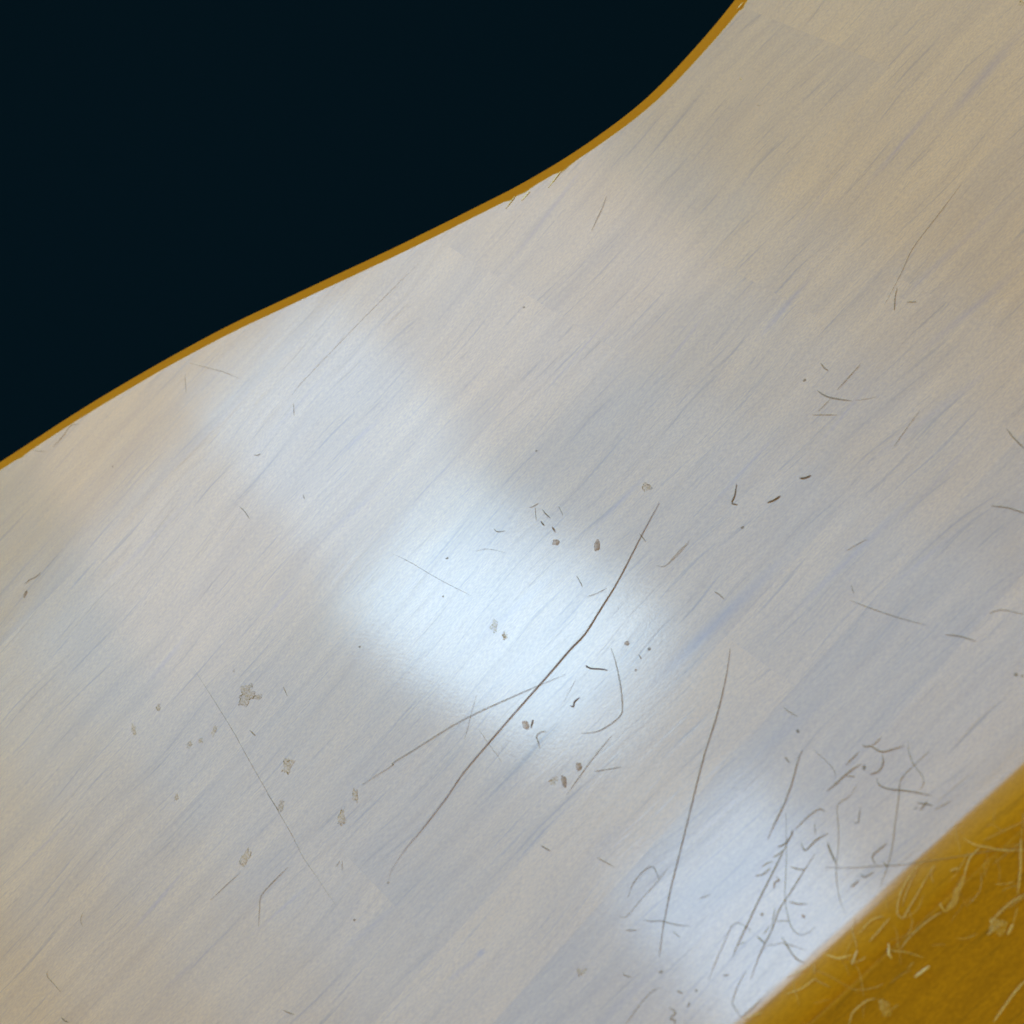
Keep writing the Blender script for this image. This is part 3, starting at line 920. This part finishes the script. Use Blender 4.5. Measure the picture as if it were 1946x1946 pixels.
# ------------------------------------------------------------------ pale dusty hairs on the rolled edge and the rail
RAILF = [
    (I_(1380, 230, 1480, 290, 1600, 310, 1750, 340, 1950, 330), 5.5, 'pale', 'pale hair at the top of the rail running to the right edge'),
    (I_(1530, 310, 1440, 400, 1400, 500, 1380, 580), 5.0, 'pale', 'pale hair branching down from the hair at the top of the rail'),
    (I_(1380, 560, 1320, 680, 1280, 800, 1200, 900), 17, 'palefaint', 'wide faint strip of fluff on the rail'),
    (I_(1180, 900, 1050, 980, 900, 1110, 790, 1250), 5.0, 'pale', 'bowed pale hair on the rail below the fluff'),
    (I_(1160, 820, 1175, 860, 1200, 900), 6.0, 'pale', 'bright tick at the lower end of the fluff'),
    (I_(1050, 400, 900, 560, 800, 740, 770, 880, 775, 930, 820, 960, 870, 880, 1000, 660, 1100, 480), 5.5, 'pale', 'large pale v-shaped loop of hair on the rolled edge'),
    (I_(815, 850, 850, 740, 900, 620, 960, 520), 4.0, 'pale', 'pale hair inside the v-shaped loop'),
    (I_(830, 970, 900, 920, 960, 870, 1010, 740), 4.5, 'palefaint', 'faint hair at the foot of the v-shaped loop'),
    (I_(650, 940, 560, 970, 500, 1010, 420, 1110), 4.5, 'pale', 'bowed pale hair on the rolled edge left of the loop'),
    (I_(700, 960, 600, 1080, 510, 1180), 6.0, 'pale', 'straight pale hair on the rolled edge left of the loop'),
    (I_(380, 960, 360, 1080, 390, 1180, 395, 1260), 4.0, 'pale', 'upright pale hair on the rolled edge'),
    (I_(110, 1300, 180, 1320, 240, 1332, 350, 1300), 6.0, 'pale', 'smile-shaped pale hair on the rolled edge'),
    (I_(402, 1255, 378, 1320, 353, 1388), 6.5, 'white', 'bright white lint sliver in the groove'),
    (I_(-10, 1440, 100, 1470, 230, 1540, 420, 1650), 4.5, 'palefaint', 'faint hair crossing the groove near the bottom'),
    (I_(685, 1190, 690, 1280, 712, 1330), 7.0, 'white', 'bright upright lint piece on the rail'),
    (I_(925, 1500, 1000, 1440, 1062, 1398), 8.5, 'white', 'bright slanting lint piece on the middle of the rail'),
    (I_(910, 970, 890, 1050, 865, 1130), 4.5, 'palefaint', 'short faint fibre by the arris of the rail'),
    (I_(1950, 730, 1880, 770, 1800, 820, 1720, 890, 1645, 970), 8.0, 'pale', 'thick pale hair reaching the rail from the right edge'),
    (I_(1950, 760, 1880, 800, 1780, 880), 4.0, 'pale', 'thin pale hair alongside the thick hair at the right edge'),
    (I_(1590, 1110, 1620, 1085, 1650, 1060), 8.0, 'pale', 'bright stub beside the fluff ball on the rail'),
    (I_(1830, 1010, 1800, 1060, 1775, 1115), 8.0, 'pale', 'short pale fibre right of the fluff ball'),
    (I_(1900, 230, 1897, 380, 1893, 520, 1870, 740), 8.0, 'pale', 'upright thick hair at the right edge of the frame'),
    (I_(1870, 850, 1850, 930, 1830, 1000), 5.0, 'palefaint', 'faint upright fibre above the short pale fibre'),
    (I_(1950, 1520, 1850, 1630, 1740, 1780, 1650, 1910), 6.0, 'pale', 'long pale hair slanting to the bottom right corner'),
    (I_(325, 1950, 340, 1870, 370, 1810, 480, 1720, 570, 1695), 4.5, 'pale', 'curved pale hair at the bottom of the rail'),
    (I_(1250, 530, 1290, 515, 1335, 500), 7.0, 'pale', 'small pale dash on the rolled edge right of the loop'),
    (I_(1590, 130, 1640, 100, 1700, 140, 1760, 165), 4.0, 'palefaint', 'faint fibre high on the rolled edge'),
    (I_(780, 1750, 720, 1790, 620, 1860), 4.5, 'palefaint', 'faint fibre near the bottom of the rail'),
    (I_(860, 1420, 920, 1360), 5.0, 'palefaint', 'small faint fibre left of the slanting lint'),
    (I_(700, 1560, 800, 1480, 900, 1430), 3.5, 'palefaint', 'thin faint fibre along the grain of the rail'),
    (I_(1100, 640, 1080, 560, 1120, 470), 8.0, 'palefaint', 'faint fluff right of the v-shaped loop'),
    (I_(1640, 470, 1750, 380, 1950, 240), 5.0, 'palefaint', 'faint long hair below the hair at the top of the rail'),
    (I_(1560, 250, 1700, 180, 1950, 60), 6.0, 'palefaint', 'faint long hair at the top of the rolled edge by the right edge'),
    (L_(1270, 1888, 1360, 1862, 1445, 1828), 4.2, 'pale', 'pale fibre on the rolled edge at the bottom'),
    (L_(1650, 1662, 1780, 1620, 1860, 1570, 1940, 1505), 5.0, 'pale', 'bright bowed hair on the rolled edge at the bottom'),
    (L_(1670, 1505, 1790, 1450, 1890, 1390), 4.2, 'pale', 'pale hair where the glare ends, left of the bright bowed hair'),
    (L_(1240, 1880, 1350, 1790, 1430, 1700), 3.6, 'mid', 'grey fibre at the start of the rolled edge at the bottom'),
    (L_(1730, 1490, 1740, 1600, 1780, 1760), 3.6, 'palefaint', 'thin faint hair hanging down the rolled edge at the bottom'),
    (L_(1930, 1380, 1920, 1480), 5.0, 'pale', 'short upright stub on the rolled edge'),
]
for pts, w, mt, lab in RAILF:
    fibre('fibre', pts, w, mt, lab, 'fibre', 'pale dusty fibres on the rolled edge and rail', lift=.4)

# fine fluff that cannot be told apart, caught along the groove
rf = random.Random(21)
for i in range(34):
    t_ = rf.random() ** .8
    bx, by = 1500 + 446 * t_, 1946 - 396 * t_
    off = rf.uniform(-38, 95)
    bx, by = bx + off * .66, by + off * .75
    an = rf.choice((rf.uniform(-1.0, .1), rf.uniform(-2.2, -1.2), rf.uniform(-.3, .5)))
    ln = rf.uniform(22, 75)
    pts = []
    cv = rf.uniform(-.9, .9)
    for q in range(5):
        pts.append((bx, by))
        bx += math.cos(an) * ln / 4
        by += math.sin(an) * ln / 4
        an += cv / 4 + rf.uniform(-.25, .25)
    fibre('fibre', pts, rf.uniform(2.2, 4.2), rf.choice(('pale', 'palefaint', 'palefaint')), 'wispy pale fluff fibre caught in the groove above the rail', 'fibre',
          'wispy fluff fibres caught in the groove', lift=.5)

# ------------------------------------------------------------------ crumbs, specks and dried spots


def at(z, x, y):
    return z(x, y)[0]


CR = [
    (at(N_, 962, 857), 11, 15, .5, 'brown oval crumb beside the longest dark hair'),
    (at(N_, 1450, 1240), 10, 13, .3, 'soft brown crumb, upper of two below the hook-shaped hair'),
    (at(N_, 1310, 1370), 8, 20, .35, 'elongated brown crumb, lower of two below the hook-shaped hair'),
    (at(M_, 890, 660), 12, 19, .25, 'pinkish brown flake left of the longest hair'),
    (at(M_, 515, 632), 16, 8, -.4, 'small brown flake below the fibre cluster in the glare'),
    (at(M_, 1165, 1558), 10, 6, 0, 'tiny reddish crumb above the top of the hook-shaped hair'),
    (at(H_, 187, 1655), 7, 13, 0, 'dark crumb at the left edge of the frame'),
    (at(I_, 1690, 1045), 24, 22, .6, 'brownish fluff ball on the rail'),
    (at(I_, 660, 1790), 16, 20, .4, 'pinkish flake near the bottom of the rail'),
]
for (c, w, h, r_, lab) in CR:
    onrail = 'rail' in lab
    blob('crumb', c[0], c[1], w, h, r_, 'pale' if onrail else 'crumb', lab, 'crumb', thick=.4, group='crumbs')
OL = [
    (at(G_, 858, 390), 34, 26, .2, 'largest olive residue spot, at the head of the olive spots'),
    (at(G_, 930, 400), 22, 9, -.2, 'tail smear right of the largest olive spot'),
    (at(G_, 320, 470), 11, 11, 0, 'small round olive spot left of the thin long hair, upper one'),
    (at(G_, 668, 605), 10, 14, 0, 'dark olive spot just left of the thin long hair'),
    (at(G_, 585, 668), 9, 9, .5, 'small grey spot left of the dark olive spot'),
    (at(G_, 515, 690), 15, 9, .3, 'smeared grey spot at the end of the row of spots'),
    (at(G_, 1115, 815), 22, 25, 0, 'ring-like olive spot right of the thin long hair'),
    (at(G_, 1073, 1070), 13, 19, 0, 'oval olive spot touching the thin long hair'),
    (at(G_, 850, 1385), 17, 32, -.35, 'long ochre spot, lowest of the olive spots'),
    (at(G_, 1448, 1140), 13, 28, .1, 'spindle-shaped olive spot, lower of two at the right'),
    (at(G_, 1530, 1000), 12, 21, .2, 'faint olive spot, upper of two at the right'),
    (at(G_, 435, 1020), 8, 11, 0, 'small dark olive spot at the left of the ochre spot'),
    (at(G_, 175, 600), 8, 18, .6, 'small smeared spot at the far left of the olive spots'),
    (at(M_, 1350, 120), 16, 14, -.5, 'olive smudge above the top of the longest hair'),
    (at(C_, 622, 1105), 12, 14, .2, 'faint olive smudge in the glare, upper of two'),
    (at(C_, 688, 1170), 9, 12, .2, 'faint olive smudge in the glare, lower of two'),
    (at(M_, 40, 1490), 7, 12, .3, 'tiny olive smudge left of the two faint smudges'),
    ((1943, 4), 16, 12, .4, 'ochre patch in the top right corner of the frame'),
    (at(B_, 985, 770), 14, 10, .2, 'faint grey smudge beside the elongated brown crumb'),
    (at(V_, 1245, 1460), 14, 9, .5, 'grey smudge on the board near the bottom centre'),
]
for (c, w, h, r_, lab) in OL:
    blob('residue_spot', c[0], c[1], w, h, r_, 'olive', lab, 'stain', thick=.03, group='dried spots on the board', rough=.75)
SP = [
    (at(C_, 335, 692), 5, 'speck', 'small dark speck in the glare, upper of two'),
    (at(C_, 310, 925), 4, 'speck', 'small dark speck in the glare, lower of two'),
    (at(C_, 880, 35), 4, 'speck', 'small dark speck above the glare'),
    (at(F_, 805, 1237), 5, 'speck', 'black speck below the middle of the curved edge'),
    (at(E_, 445, 415), 5, 'white', 'white speck near the curved edge at top, upper of two'),
    (at(E_, 540, 552), 4.5, 'white', 'white speck near the curved edge at top, lower of two'),
    (at(D_, 455, 708), 5, 'speck', 'grey speck below the l-shaped fibre'),
    (at(D_, 745, 1775), 6, 'speck', 'dark speck above the tangle'),
    (at(D_, 1890, 1480), 6, 'speck', 'dark speck at the right edge, left of a pair'),
    (at(D_, 1922, 1487), 4, 'speck', 'dark speck at the right edge, right of a pair'),
    (at(M_, 1245, 1805), 5, 'crumb', 'tiny brown speck between hook-shaped hair and violet streak'),
    (at(M_, 1370, 1610), 6, 'speck', 'tiny speck at the lower left of the violet streak'),
    (at(L_, 838, 1628), 5, 'speck', 'tiny speck near the bottom right of centre'),
    (at(L_, 512, 1455), 6, 'speck', 'tiny speck below the foot of the long steep hair'),
    (at(L_, 1440, 925), 6, 'crumb', 'brown grain left of the middle hair of the tangle'),
    (at(L_, 1820, 945), 6, 'crumb', 'brown grain inside the curl of the tangle'),
    (at(J_, 465, 545), 7, 'speck', 'dark grain beside the thick slanting fibre'),
    (at(G_, 787, 240), 6, 'olive', 'tiny speck above the largest olive spot'),
    (at(G_, 1557, 95), 4.5, 'speck', 'tiny black speck at the lower left border of the glare'),
    (at(U_, 1463, 770), 5, 'mid', 'tiny knob at the lower end of the longest dark hair'),
    (at(U_, 1185, 1075), 4.5, 'speck', 'tiny dark speck at the lower left, right of the thin long hair'),
    (at(R_, 125, 965), 6, 'speck', 'grey speck left of the small upper right cluster'),
    (at(H_, 828, 722), 3.5, 'speck', 'tiny speck on the beige left part of the board'),
]
for (c, w, mt, lab) in SP:
    blob('dust_speck', c[0], c[1], w * .8, w * .8 * random.uniform(.75, 1.1), random.random() * 3, mt, lab, 'speck', thick=.6, group='dust specks')
